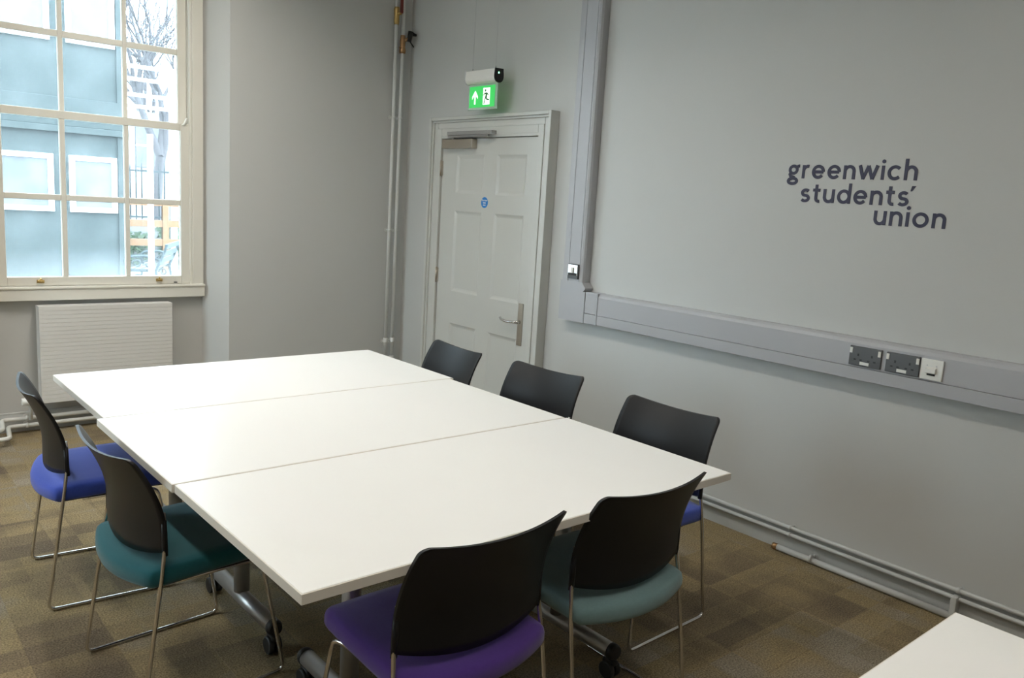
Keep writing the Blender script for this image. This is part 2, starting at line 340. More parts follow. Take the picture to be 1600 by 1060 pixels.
for z in (1.755, 1.005, 0.25):
    MB().tube([(LX-0.012, DY0+0.001, z-0.05), (LX-0.012, DY0+0.001, z+0.05)], 0.007, 10).tube([(LX-0.012, DY0+0.001, z-0.056), (LX-0.012, DY0+0.001, z+0.056)], 0.005, 8).box(LX-0.012, LX+0.003, DY0-0.012, DY0+0.010, z-0.05, z+0.05).build('hinge', M_nickel, door)
cl = MB().box(LX-0.045, LX, -0.245, -0.590, 1.887, 1.948, 0.004).build('closer_body', M_nickel, door)
MB().box(-0.098, -0.053, -0.325, -0.812, 1.972, 1.996, 0.003).build('closer_track', M_silver, door)
MB().box(-0.088, -0.072, -0.32, -0.76, 1.958, 1.972, 0.002).tube([(LX-0.03, -0.36, 1.94), (LX-0.03, -0.36, 1.968)], 0.012, 10).build('closer_arm', M_silver, door)
hp = MB().box(LX-0.008, LX, -1.117, -1.163, 0.645, 0.917, 0.003).build('handle_plate', M_nickel, door)
MB().tube([(LX-0.006, -1.140, 0.797), (LX-0.040, -1.140, 0.797)], 0.011, 12).tube(fillet([(LX-0.034, -1.140, 0.797), (LX-0.046, -1.12, 0.797), (LX-0.050, -1.05, 0.792), (LX-0.048, -1.00, 0.800), (LX-0.042, -0.985, 0.806)], 0.02), 0.0085, 12).build('lever', M_chrome, hp)
def disc(cx, cy, r, n=32): return [(cx+r*math.cos(2*PI*k/n), cy+r*math.sin(2*PI*k/n)) for k in range(n)]
st = MB().prism(disc(-0.703, 1.535, 0.036), 'x', LX-0.0012, LX).build('fire_door_sticker', M_blue, door); st['label'] = 'round blue fire door sticker with white lettering'
def text_mesh(s, size, name, m, parent, loc, rot, ext=0.0004, bold=0.0):
    cu = bpy.data.curves.new(name, 'FONT'); cu.body = s; cu.size = size; cu.align_x = 'CENTER'; cu.align_y = 'CENTER'; cu.extrude = ext; cu.offset = bold
    to = bpy.data.objects.new('tmp', cu); me = bpy.data.meshes.new_from_object(to); bpy.data.objects.remove(to); bpy.data.curves.remove(cu)
    me.materials.clear(); me.materials.append(m); me.name = name
    o = bpy.data.objects.new(name, me); COL.objects.link(o); o.parent = parent; o.location = loc; o.rotation_euler = rot; return o
text_mesh('Fire door\nkeep\nshut', 0.0155, 'sticker_text', M_white, st, (LX-0.0015, -0.703, 1.534), (PI/2, 0, -PI/2), bold=0.0003)

# ------------------------------------------------------------------ trunking
tr = empty('cable_trunking', (0, -1.6, 0.88), label='grey plastic cable trunking with an upright run beside the door and long dado run', cat='trunking')
def tb(mb, name):
    o = mb.build(name, M_trunk, tr); o.matrix_parent_inverse = tr.matrix_basis.inverted(); return o
TD = -0.062
def rail(mb, axis, a0, a1, lo_, hi_):       # bevelled lid: flat cover, rounded shoulders
    pts = [(0, lo_), (TD+0.0015, lo_), (TD, lo_+0.0015), (TD, hi_-0.022), (TD+0.006, hi_-0.008), (TD+0.018, hi_), (0, hi_)]
    if axis == 'y': V = lambda p, t: (p[0], t, p[1])
    else: V = lambda p, t: (p[0], p[1], t)
    n = len(pts); mb.add([V(p, a0) for p in pts]+[V(p, a1) for p in pts], [list(range(n))[::-1], [n+i for i in range(n)]]+[(i, (i+1) % n, n+(i+1) % n, n+i) for i in range(n)])
zs0, zs1, zg = 0.884, 1.062, 0.938
up_ = MB()
pts = [(0, -1.522), (TD+0.006, -1.522), (TD, -1.528), (TD, -1.570), (TD+0.003, -1.571), (TD+0.003, -1.574), (TD, -1.575), (TD, -1.660), (TD+0.003, -1.661), (TD+0.003, -1.664), (TD, -1.665), (TD, -1.672), (TD+0.006, -1.685), (TD+0.018, -1.692), (0, -1.692)]
up_.prism(pts, 'z', 1.113, ZC); tb(up_, 'upright_run')
cp = MB(); cpts = [(-1.514, 0.880), (-1.723, 0.880), (-1.723, 1.060)]+[(-1.723+0.03-0.03*math.sin(math.radians(t)), 1.090-0.03*math.cos(math.radians(t))) for t in range(0, 91, 15)][1:-1]+[(-1.694, 1.113), (-1.514, 1.113)]
cp.prism(cpts, 'x', TD-0.003, 0); tb(cp, 'corner_piece')
tb(MB().box(TD-0.0015, 0, -1.725, -1.816, 0.882, zg-0.0006, 0.002), 'coupling'); tb(MB().box(TD-0.0015, 0, -1.725, -1.816, zg+0.0006, zs1+0.002, 0.005), 'coupling')
tb(MB().box(TD-0.004, 0, -1.816, -1.828, 0.881, zs1+0.003, 0.003), 'joint_cover')
lowr = MB().box(TD, 0, -1.828, YN+0.001, zs0, zg-0.0007, 0.0015); tb(lowr, 'lower_cover')
upr = MB(); rail(upr, 'y', -1.828, YN+0.001, zg+0.0007, zs1); tb(upr, 'upper_cover')

def socket(y0, y1, label):
    z0, z1 = 0.947, 1.030
    s = empty('double_socket', (TD, (y0+y1)/2, z0), label=label, cat='socket', group='double sockets on the trunking')
    W = abs(y1-y0)/2; X0 = -0.009
    MB().box(X0, 0.0, -W, W, 0, z1-z0, 0.002).build('face_plate', M_sock, s)
    for sg in (-1, 1):
        MB().box(X0-0.004, X0, sg*(W-0.008)-0.006, sg*(W-0.008)+0.006, 0.052, 0.076, 0.001).build('rocker_switch', M_white, s)
        for dy, dz, hw, hh in ((0, 0.047, 0.0035, 0.005), (-0.013, 0.026, 0.005, 0.003), (0.013, 0.026, 0.005, 0.003)):
            MB().box(X0-0.0006, X0+0.001, sg*0.030+dy-hw, sg*0.030+dy+hw, dz-hh, dz+hh).build('pin_slot', M_dark, s)
    MB().box(X0-0.001, X0, -0.020, 0.020, 0.006, 0.019, 0.0004).build('circuit_label', M_white, s)
    return s
socket(-3.343, -3.482, 'dark grey double power socket on the dado trunking further from the white outlet')
socket(-3.502, -3.640, 'dark grey double power socket directly beside the white outlet')
s = empty('data_outlet', (TD, -3.688, 0.946), label='square white data outlet plate with small hooded port', cat='outlet')
MB().box(-0.009, 0, -0.043, 0.043, 0, 0.083, 0.002).build('face_plate', M_white, s)
MB().add([(-0.009, -0.019, 0.052), (-0.009, 0.019, 0.052), (-0.022, 0.019, 0.046), (-0.022, -0.019, 0.046), (-0.009, -0.019, 0.026), (-0.009, 0.019, 0.026), (-0.022, 0.019, 0.030), (-0.022, -0.019, 0.030)],
         [(0, 1, 2, 3), (4, 7, 6, 5), (3, 2, 6, 7), (0, 3, 7, 4), (1, 5, 6, 2), (0, 4, 5, 1)]).build('port_hood', M_white, s)
MB().box(-0.0096, -0.008, -0.016, 0.016, 0.018, 0.0255).build('port_opening', M_dark, s)
for dy in (-0.018, 0.018): MB().prism(disc(dy, 0.058, 0.003, 10), 'x', -0.0098, -0.009).build('screw', M_grey, s)
s = empty('switch_plate', (TD, -1.617, 1.128), label='small chrome and black isolator switch low on the upright trunking', cat='switch')
MB().box(-0.010, 0, -0.043, 0.043, 0, 0.086, 0.002).build('face_plate', M_sock, s)
MB().box(-0.0125, -0.0095, -0.039, 0.039, 0.020, 0.081, 0.001).build('metal_insert', M_chrome, s)
MB().box(-0.018, -0.012, -0.009, 0.009, 0.034, 0.066, 0.002).build('rocker', M_white, s)
MB().box(-0.0128, -0.0118, -0.035, 0.035, 0.021, 0.034).build('dark_strip', M_dark, s)  # dark strip along the foot of the metal insert

# ------------------------------------------------------------------ wall lettering (strokes drawn letter by letter)
U = 0.0600; SWH = 0.112
def A(cx, cy, rx, ry, a0, a1, n=18): return [(cx+rx*math.cos(math.radians(a0+(a1-a0)*i/n)), cy+ry*math.sin(math.radians(a0+(a1-a0)*i/n))) for i in range(n+1)]
GL = {
 'o': (1.06, [A(.53, .5, .43, .405, 0, 360, 30)]),
 'e': (1.00, [[(.10, .50), (.90, .50)], A(.50, .5, .40, .405, 0, 322, 26)]),
 'c': (0.92, [A(.51, .5, .41, .405, 42, 318, 24)]),
 'n': (0.88, [[(.1, 0), (.1, .99)], A(.44, .56, .34, .34, 180, 0, 16)+[(.78, 0)]]),
 'u': (0.88, [[(.78, 1), (.78, .01)], [(.1, 1)]+A(.44, .44, .34, .34, 180, 360, 16)]),
 'h': (0.88, [[(.1, 0), (.1, 1.45)], A(.44, .56, .34, .34, 180, 0, 16)+[(.78, 0)]]),
 'r': (0.56, [[(.1, 0), (.1, .99)], A(.45, .55, .35, .36, 180, 78, 10)]),
 'i': (0.20, [[(.1, 0), (.1, .99)]]),
 'w': (1.42, [[(.06, 1), (.38, .03)], [(.36, .03), (.71, .97)], [(.71, .97), (1.04, .03)], [(1.04, .03), (1.36, 1)]]),
 'd': (1.02, [[(.92, 0), (.92, 1.45)], A(.50, .5, .40, .405, 0, 360, 28)]),
 's': (0.74, [A(.38, .70, .27, .205, 35, 270, 14)[:-1]+A(.36, .295, .29, .205, 90, -150, 14)]),
 't': (0.62, [[(.27, 1.32), (.27, .34)]+A(.52, .33, .25, .24, 180, 285, 8), [(0, .91), (.58, .91)]]),
 'g': (0.92, [A(.42, .64, .30, .275, 0, 360, 24), [(.62, .86)]+A(.92, .80, .22, .12, 150, 90, 5), A(.42, -.20, .36, .20, 0, 360, 26), [(.22, .42), (.14, .30), (.20, .17), (.40, .10), (.58, .03)]]),
}
wl = empty('wall_lettering', (0, -3.27, 1.545), label='dark navy lettering reading greenwich students union on the pale wall', cat='lettering')
def ribbon(mb, pts, hw, xf, thick):
    m = len(pts); closed = (abs(pts[0][0]-pts[-1][0])+abs(pts[0][1]-pts[-1][1])) < 1e-4
    if closed: pts = pts[:-1]; m -= 1
    Lp = []; Rp = []
    for i in range(m):
        a = pts[(i-1) % m] if (closed or i > 0) else pts[i]; c = pts[(i+1) % m] if (closed or i < m-1) else pts[i]
        tx, ty = c[0]-a[0], c[1]-a[1]; l = math.hypot(tx, ty) or 1; nx, ny = -ty/l*hw, tx/l*hw
        Lp.append((pts[i][0]+nx, pts[i][1]+ny)); Rp.append((pts[i][0]-nx, pts[i][1]-ny))
    V = []; F = []
    for x in (xf, xf+thick):
        for p in Lp: V.append((x, -p[0], p[1]))
        for p in Rp: V.append((x, -p[0], p[1]))
    for i in range(m if closed else m-1):
        j = (i+1) % m
        F += [(i, j, m+j, m+i), (2*m+i, 3*m+i, 3*m+j, 2*m+j), (i, 2*m+i, 2*m+j, j), (m+i, m+j, 3*m+j, 3*m+i)]
    if not closed: F += [(0, m, 3*m, 2*m), (m-1, 3*m-1, 4*m-1, 2*m-1)]
    mb.add(V, F)
def word(txt, y_start, z_base, gap):
    x = 0.0
    for ch in txt:
        wd, strokes = GL[ch]; mb = MB()
        for k, st_ in enumerate(strokes):
            ribbon(mb, [(px*U, py*U) for px, py in st_], SWH*U, -0.0022-0.0003*k, 0.0022+0.0003*k)
        if ch == 'i': mb.prism(disc(-0.1*U, 1.27*U, 0.135*U, 20), 'x', -0.0022, 0)
        o = mb.build('letter', M_navy, wl); o.location = (0, (y_start+3.27)-x*U, z_base-1.545); x += wd+gap
word('greenwich', -2.908, 1.7325, 0.25); word('students', -2.984, 1.6275, 0.235); word('union', -3.337, 1.5445, 0.255)
ap = MB(); ap.prism([(-3.497, 1.710), (-3.481, 1.710), (-3.476, 1.688), (-3.483, 1.688)], 'x', -0.0022, 0)
o = ap.build('apostrophe', M_navy, wl); o.location = (0, 3.27, -1.545)

# ------------------------------------------------------------------ exit sign
ex = empty('exit_sign', (-0.13, -0.745, 2.125), label='illuminated green exit sign hanging on wires above the door', cat='sign')
hb = [(-0.030, 0.236), (-0.034, 0.20)]+[(0.034*-math.cos(math.radians(t)), 0.188-0.034*math.sin(math.radians(t))) for t in range(0, 181, 20)]+[(0.034, 0.20), (0.030, 0.236)]
MB().prism([(u, v) for u, v in hb], 'y', -0.150, 0.150).build('housing', M_white, ex)
for sg in (-1, 1):
    e_ = MB().prism([(u*1.06, 0.19+(v-0.19)*1.06) for u, v in hb], 'y', sg*0.150, sg*0.158).build('end_cap', M_black if sg < 0 else M_grey, ex)
MB().prism(disc(0.0, 0, 0.0055, 12), 'y', -0.1595, -0.158).build('status_lamp', M_led, ex).location = (-0.005, 0, 0.212)
MB().box(-0.004, 0.004, -0.150, 0.146, -0.004, 0.155, 0.001).build('acrylic_panel', M_clear, ex)
pl = MB().box(-0.0062, -0.0045, -0.130, 0.132, 0.010, 0.142).build('green_legend', M_signg, ex)
def flat(name, outlines, m=M_signw, dx=0.0):
    mb = MB()
    for ol in outlines: mb.prism([(-y, z) for y, z in ol], 'x', -0.0072-dx, -0.0062)
    return mb.build(name, m, pl)
# coordinates: first = to the right of the sign centre
flat('arrow', [[(-.078, .030), (-.064, .030), (-.064, .085), (-.042, .062), (-.042, .080), (-.071, .116), (-.100, .080), (-.100, .062), (-.078, .085)]])
flat('doorway', [[(.012, .024), (.082, .024), (.082, .128), (.012, .128)]])
flat('running_figure', [[(.036+.0075*math.cos(2*PI*k/12), .112+.0075*math.sin(2*PI*k/12)) for k in range(12)],
                        [(.030, .098), (.052, .100), (.060, .094), (.070, .082), (.066, .079), (.055, .088), (.054, .070), (.052, .062), (.076, .056), (.076, .050), (.048, .054), (.040, .064), (.028, .030), (.020, .030), (.034, .068), (.040, .088), (.030, .090), (.014, .080), (.012, .084)]], M_signd, 0.0006)
for yy in (-0.118, 0.118):
    MB().tube([(0, yy, 0.234), (0, yy, 0.256)], 0.0035, 8).build('hanger', M_silver, ex)
    MB().tube([(0, yy, 0.25), (0, yy*0.98, ZC-2.125)], 0.0012, 6).build('suspension_wire', M_steel, ex)

# ------------------------------------------------------------------ radiator and pipes under the window
rd = empty('radiator', (-2.08, 0.40, 0.184), label='flat white panel radiator with fine horizontal grooves below the window', cat='radiator')
RW, RH = 0.383, 0.586
mb = MB(); n = 24
for k in range(n):
    z0 = RH*k/n; mb.box(-RW, RW, 0.0, 0.012, z0+0.0010, z0+RH/n-0.0010, 0.0012, 1)
mb.box(-RW, RW, 0.004, 0.014, 0, RH); mb.build('front_panel', M_rad, rd)
for x in (-RW, RW-0.004): MB().box(x, x+0.004, 0.002, 0.085, 0.0, RH+0.002).build('side_panel', M_rad, rd)
mb = MB().box(-RW, RW, 0.0, 0.085, RH-0.002, RH+0.003, 0.001)
mb.build('top_cover', M_rad, rd)
MB().box(-RW+0.02, RW-0.02, 0.05, 0.08, 0.02, RH-0.02).build('rear_panel', M_rad, rd)
for x in (-0.25, 0.25): MB().box(x-0.02, x+0.02, 0.08, 0.123, 0.08, RH-0.06).build('wall_bracket', M_rad, rd)
v = MB().tube([(-RW, 0.03, 0.03), (-RW-0.05, 0.03, 0.03)], 0.010, 10).tube([(-RW-0.055, 0.03, 0.06), (-RW-0.055, 0.03, -0.10)], 0.011, 10).build('valve_body', M_pipe, rd)
MB().tube([(-RW-0.045, 0.03, 0.022), (-RW-0.05, 0.0, 0.022), (-RW-0.105, -0.0, 0.022)], [0.014, 0.022, 0.022], 14).build('valve_head', M_white, v)
PLAB = 'painted heating pipe run'
def pipe(path, r, name, label, clips=(), group=None, rr=0.035):
    e0 = empty(name, path[0], label=label, cat='pipe', group=group); p0 = Vector(path[0])
    PM = M_cond if ('conduit' in name or 'floor' in name) else M_pipe
    MB().tube([q-p0 for q in fillet(path, rr, 6)], r, 12).build('pipe_run', PM, e0)
    for c, ax, d in clips:
        c = Vector(c)-p0; d = Vector(d)
        k = MB(); ax = Vector(ax); k.tube([c-ax*0.006, c+ax*0.006], r*1.35, 12); k.tube([c, c+d], r*0.45, 8); k.tube([c+d*0.93, c+d], r*1.2, 10)
        k.build('pipe_clip', PM, e0)
    return e0
pipe([(-1.58, 0.455, 0.092), (-2.665, 0.455, 0.092), (-2.695, 0.235, 0.092), (-2.95, 0.235, 0.092), (-4.4, 0.235, 0.092)], 0.0125, 'heating_pipe', 'upper of two cream heating pipes running above the skirting below the radiator',
     [((x, 0.455, 0.092), (1, 0, 0), (0, 0.05, 0)) for x in (-2.535, -1.75)])
pipe([(-1.58, 0.455, 0.048), (-2.635, 0.455, 0.048), (-2.665, 0.200, 0.048), (-2.95, 0.200, 0.048), (-4.4, 0.200, 0.048)], 0.0125, 'heating_pipe', 'lower of two cream heating pipes running along the skirting below the radiator',
     [((x, 0.455, 0.048), (1, 0, 0), (0, 0.05, 0)) for x in (-2.535, -1.75)])
p1 = pipe([(-0.162, 0.270, 0.0), (-0.162, 0.270, ZC)], 0.0125, 'riser_pipe', 'upright heating pipe with brass valve and red lever, in the corner beside the door',
     [((-0.162, 0.27, z), (0, 0, 1), (0, 0.047, 0)) for z in (0.44, 0.30, 1.29, 2.11)])
p2 = pipe([(-0.104, 0.270, 0.0), (-0.104, 0.270, ZC)], 0.0125, 'riser_pipe', 'upright heating pipe with bronze valve and black lever, in the corner beside the door',
     [((-0.104, 0.27, z), (0, 0, 1), (0, 0.047, 0)) for z in (0.44, 0.30, 1.29, 2.11)])
for z in (0.30, 0.44):
    for p in (p1, p2): MB().tube([(0, 0, z-0.035), (0, 0, z+0.03)], 0.0165, 12).build('collar', M_pipe, p)
vb = MB().tube([(0, 0, 2.755), (0, 0, 2.775), (0, 0, 2.815), (0, 0, 2.86), (0, 0, 2.875)], [0.018, 0.021, 0.019, 0.022, 0.018], 8).tube([(0, 0, 2.825), (0.012, -0.04, 2.83)], 0.011, 8).build('valve', M_brass, p1)
MB().box(0.002, 0.026, -0.047, -0.038, 2.83, 3.02, 0.003).build('lever', M_red, vb)
vb = MB().tube([(0, 0, 2.565), (0, 0, 2.585), (0, 0, 2.61), (0, 0, 2.65), (0, 0, 2.69)], [0.022, 0.025, 0.019, 0.022, 0.018], 8).tube([(0, 0, 2.65), (0.04, -0.03, 2.675)], 0.013, 8).tube([(-0.02, -0.01, 2.60), (-0.035, -0.015, 2.60)], 0.006, 8).build('valve', M_copper, p2)
MB().tube([(0.035, -0.03, 2.65), (0.045, -0.035, 2.72)], [0.016, 0.020], 10).tube([(0.035, -0.035, 2.705), (0.085, -0.045, 2.70)], [0.017, 0.009], 8).tube([(0.035, -0.03, 2.66), (0.07, -0.04, 2.615)], 0.005, 8).build('lever', M_dark, vb)
# skirting pipes along the right wall
pipe([(-0.036, -1.42, 0.124), (-0.036, YN+0.01, 0.124)], 0.009, 'skirting_conduit', 'thin grey conduit along the top edge of the skirting below the trunking',
     [((-0.036, y, 0.124), (0, 1, 0), (0.034, 0, 0)) for y in (-3.15, -3.90, -2.2)])
pipe([(-0.036, -1.42, 0.090), (-0.036, YN+0.01, 0.090)], 0.009, 'skirting_conduit', 'thin grey conduit halfway down the skirting, between upper conduit and floor pipe',
     [((-0.036, y, 0.090), (0, 1, 0), (0.015, 0, 0)) for y in (-3.15, -3.90, -2.2)])
fp = pipe([(-0.052, -3.095, 0.016), (-0.052, -3.93, 0.016)], 0.0145, 'floor_pipe', 'short thicker grey pipe lying on the carpet along the skirting',
     [((-0.058, y, 0.024), (0, 1, 0), (0.036, 0, 0.01)) for y in (-3.28,)])
MB().tube([(0, 0.014, 0), (0, -0.01, 0)], 0.0155, 12).build('end_fitting', M_copper, fp)
MB().box(-0.010, 0.03, -0.812, -0.788, -0.016, 0.085, 0.003).build('riser_clamp', M_cond, fp)

# ------------------------------------------------------------------ tables
TL, TW, TZ = 1.487, 0.758, 0.735
def make_table():
    t = empty('meeting_table', (0, 0, 0), cat='table')
    hx, hy = TL/2, TW/2
    MB().box(-hx+0.003, hx-0.003, -hy+0.003, hy-0.003, TZ-0.0255, TZ, 0.0012, 2).build('table_top', M_top, t)
    e = MB()
    for y in (-1, 1): e.box(-hx, hx, y*hy, y*(hy-0.004), TZ-0.025, TZ-0.0012, 0.0008, 1)
    for x in (-1, 1): e.box(x*hx, x*(hx-0.004), -hy+0.004, hy-0.004, TZ-0.025, TZ-0.0012, 0.0008, 1)
    e.build('edge_band', M_edge, t)
    yc = 0.105
    for sx in (-0.345, 0.492):
        g = MB().tube([(sx, yc, 0.115), (sx, yc, 0.61)], 0.0275, 20).build('leg_column', M_silver, t)
        MB().box(sx-0.036, sx+0.036, yc-0.06, yc+0.06, 0.60, 0.675, 0.006).build('tilt_bracket', M_rub, g)
        f = MB().tube([(sx, yc-0.27, 0.095), (sx, yc+0.27, 0.095)], 0.026, 20).build('foot_tube', M_silver, t)
        for sg in (-1, 1):
            MB().tube([(sx, yc+sg*0.262, 0.095), (sx, yc+sg*0.275, 0.095), (sx, yc+sg*0.288, 0.095)], [0.0275, 0.0275, 0.022], 18).build('end_cap', M_rub, f)
            y = yc+sg*0.262
            c = MB()
            for dx in (-0.014, 0.014): c.tube([(sx+dx-0.009, y, 0.030), (sx+dx-0.007, y, 0.030), (sx+dx+0.007, y, 0.030), (sx+dx+0.009, y, 0.030)], [0.026, 0.030, 0.030, 0.026], 20)
            c.tube([(sx, y, 0.03), (sx, y, 0.075)], 0.009, 10); c.tube([(sx-0.02, y, 0.03), (sx+0.02, y, 0.03)], 0.010, 10)
            c.box(sx-0.012, sx+0.012, y-0.026, y+0.026, 0.048, 0.066, 0.005)
            c.build('caster', M_rub, f)
    for y in (-0.14, 0.14): MB().box(-hx+0.13, hx-0.06, y-0.014, y+0.014, TZ-0.060, TZ-0.0265, 0.002).build('frame_rail', M_rub, t)
    for sx in (-0.345, 0.492): MB().box(sx-0.02, sx+0.02, -0.30, 0.30, TZ-0.068, TZ-0.0265, 0.003).build('cross_bearer', M_rub, t)
    MB().tube([(-0.345, 0.105, 0.64), (0.492, 0.105, 0.64)], 0.012, 12).build('tie_bar', M_silver, t)
    return t
T = make_table()
spots = [((-1.985, -1.702), 0.4, 'white rectangular table butted end of the group beside the radiator and window'),
         ((-2.003, -2.464), 0.4, 'white rectangular table in the middle of the three pushed together'),
         ((-1.992, -3.226), 0.4, 'white rectangular table pulled up to the purple and pale blue chairs'),
         ((-1.613-TL/2, -4.440-TW/2), 0.5, 'white rectangular table standing apart from the group of three')]
for i, ((x, y), a, lab) in enumerate(spots):
    o = T if i == 0 else copy_tree(T)
    o.location = (x, y, 0); o.rotation_euler = (0, 0, math.radians(a)); o['label'] = lab; o['group'] = 'white meeting tables'

# ------------------------------------------------------------------ chairs
def seat_mesh():
    per = []
    hw, rr = 0.226, 0.045
    yb, yf = -0.190, 0.212
    def rear(x): return yb-0.050*(1-(x/hw)**2)
    def front(x): return yf+0.012*(1-(x/hw)**2)
    for k in range(17): x = -hw+0.010+(2*hw-0.020)*k/16; per.append((x, rear(x)))
    per += [(hw-0.002, yb+0.004), (hw+0.001, yb+0.018), (hw+0.003, -0.05), (hw+0.001, 0.08), (hw-0.006, yf-0.04), (hw-0.013, yf-0.010)]
    for k in range(13): x = hw-0.026-(2*hw-0.052)*k/12; per.append((x, front(x)))
    per += [(-hw+0.013, yf-0.010), (-hw+0.006, yf-0.04), (-hw-0.001, 0.08), (-hw-0.003, -0.05), (-hw-0.001, yb+0.018), (-hw+0.002, yb+0.004)]
    cx, cy = 0.0, 0.02
    def tilt(y, z):
        fr = max(0.0, (y-0.10)/0.14); bk = max(0.0, (-0.10-y)/0.14)
        return z+0.028*y-0.018*fr*fr-0.012*bk*bk
    rings = [(0.80, 0.404), (0.955, 0.406), (0.985, 0.412), (1.0, 0.424), (1.0, 0.442), (0.987, 0.455), (0.955, 0.4615), (0.80, 0.4635), (0.55, 0.461), (0.25, 0.459)]
    V = []; F = []; n = len(per)
    for s, z in rings:
        for x, y in per:
            X, Y = cx+(x-cx)*s, cy+(y-cy)*s; V.append((X, Y, tilt(Y, z)))
    for r in range(len(rings)-1):
        for k in range(n): F.append((r*n+k, r*n+(k+1) % n, (r+1)*n+(k+1) % n, (r+1)*n+k))
    F.append(list(range(n))[::-1]); F.append([(len(rings)-1)*n+k for k in range(n)])
    pan = MB(); 
    lay = [(0.93, 0.409), (0.93, 0.401), (0.80, 0.393)]
    PV = []; PF = []
    for s, z in lay:
        for x, y in per:
            X, Y = cx+(x-cx)*s, cy+(y-cy)*s; PV.append((X, Y, tilt(Y, z)))
    for r in range(2):
        for k in range(n): PF.append((r*n+k, r*n+(k+1) % n, (r+1)*n+(k+1) % n, (r+1)*n+k))
    PF.append(list(range(n))[::-1]); PF.append([2*n+k for k in range(n)])
    pan.add(PV, PF)
    return MB().add(V, F, True), pan
def back_mesh():
    ZT, ZB, HW, RC = 0.796, 0.505, 0.232, 0.024
    def prof(z): return -0.150-0.088*max(0.0, (z-0.555)/0.24)**1.85
    ns = 28
    ts = [i/16 for i in range(16)]
    zrows = [ZB+(ZT-RC-ZB)*i/14 for i in range(15)]+[ZT-RC+RC*math.sin(math.radians(a)) for a in (12, 24, 36, 48, 60, 70, 80, 90)]
    V = []; F = []; nr = len(zrows)
    th = 0.0045
    for side in (1, -1):
        for i, z in enumerate(zrows):
            tt = (z-ZB)/(ZT-ZB); hw = HW-0.009*tt**1.5
            if z > ZT-RC: hw = hw-RC+math.sqrt(max(0, RC*RC-(z-(ZT-RC))**2))*1.0
            fade = max(0.0, 1-i/9.0)
            for k in range(ns+1):
                s = -1+2*k/ns; x = hw*s; q = x/HW
                zz = z-0.034*(1-q*q)*fade-0.020*(1-q*q)*tt**3
                y = prof(zz)-(0.042+0.001*tt*tt)*(1-q*q)
                V.append((x, y+side*th, zz))
    W = ns+1; S = nr*W
    for i in range(nr-1):
        for k in range(ns):
            a, b, c, d = i*W+k, i*W+k+1, (i+1)*W+k+1, (i+1)*W+k
            F.append((a, b, c, d)); F.append((S+a, S+d, S+c, S+b))
    rim = [k for k in range(W)]+[i*W+ns for i in range(1, nr)]+[(nr-1)*W+k for k in range(ns-1, -1, -1)]+[i*W for i in range(nr-2, 0, -1)]
    G = []
    for a, b in zip(rim, rim[1:]+rim[:1]): G.append((a, b, S+b, S+a))
    m = MB().add(V, F, True); m.f += G; m.sm += [False]*len(G)
    return m
_seat, _pan = seat_mesh(); _back = back_mesh()
RR = 0.0062
def side_rod(s):
    pth = [(s*0.222, -0.153, 0.62), (s*0.226, -0.150, 0.52), (s*0.234, -0.168, 0.40), (s*0.241, -0.226, RR), (s*0.241, 0.222, RR), (s*0.210, 0.155, 0.394), (s*0.195, 0.08, 0.392), (s*0.190, -0.10, 0.388)]
    return MB().tube(fillet(pth, 0.03, 5), RR, 12)
def make_chair(fab):
    c = empty('stacking_chair', (0, 0, 0), cat='chair')
    _seat.build('seat', fab, c); _pan.build('seat_pan', M_black, c)
    b = _back.build('backrest', M_black, c)
    for s in (-1, 1):
        MB().tube([(s*0.2255, -0.1505, 0.494), (s*0.2235, -0.1525, 0.60)], [0.0085, 0.0075], 12).build('rod_sleeve', M_black, b)
        r = side_rod(s).build('side_frame', M_chrome, c)
    for y in (-0.06, 0.09): MB().tube([(-0.195, y, 0.3895), (0.195, y, 0.3895)], RR, 10).build('cross_rod', M_chrome, c)
    return c
FB = {'royal': fabric('royal_blue_fabric', (0.045, 0.085, 0.44)), 'teal': fabric('deep_teal_fabric', (0.010, 0.105, 0.125)), 'purple': fabric('purple_fabric', (0.085, 0.036, 0.24)),
      'pale': fabric('pale_teal_fabric', (0.17, 0.27, 0.275))}
chairs = [((-2.645, -1.712), -93.8, 'royal', 'black backed sled chair with royal blue seat, beside the radiator end of the tables'),
          ((-2.603, -2.524), -85.6, 'teal', 'black backed sled chair with deep teal seat at the side of the tables'),
          ((-1.155, -1.654), 93.3-6.6, 'royal', 'black backed sled chair in front of the door, tucked under the end table'),
          ((-1.095, -2.321), 94.9, 'royal', 'black backed sled chair tucked under the tables beside the door frame'),
          ((-1.125, -3.072), 91.8, 'royal', 'black backed sled chair with blue seat between the table corner and the trunking wall'),
          ((-2.258, -3.420), 0.8, 'purple', 'black backed sled chair with purple seat at the open end of the tables'),
          ((-1.668, -3.408), -0.5, 'pale', 'black backed sled chair with pale grey teal seat, next to the purple one')]
CH = {}
for (x, y), a, k, lab in chairs:
    if k not in CH: CH[k] = o = make_chair(FB[k])
    else: o = copy_tree(CH[k])
    o.location = (x, y, 0); o.rotation_euler = (0, 0, math.radians(a)); o['label'] = lab; o['group'] = 'stacking chairs around the tables'

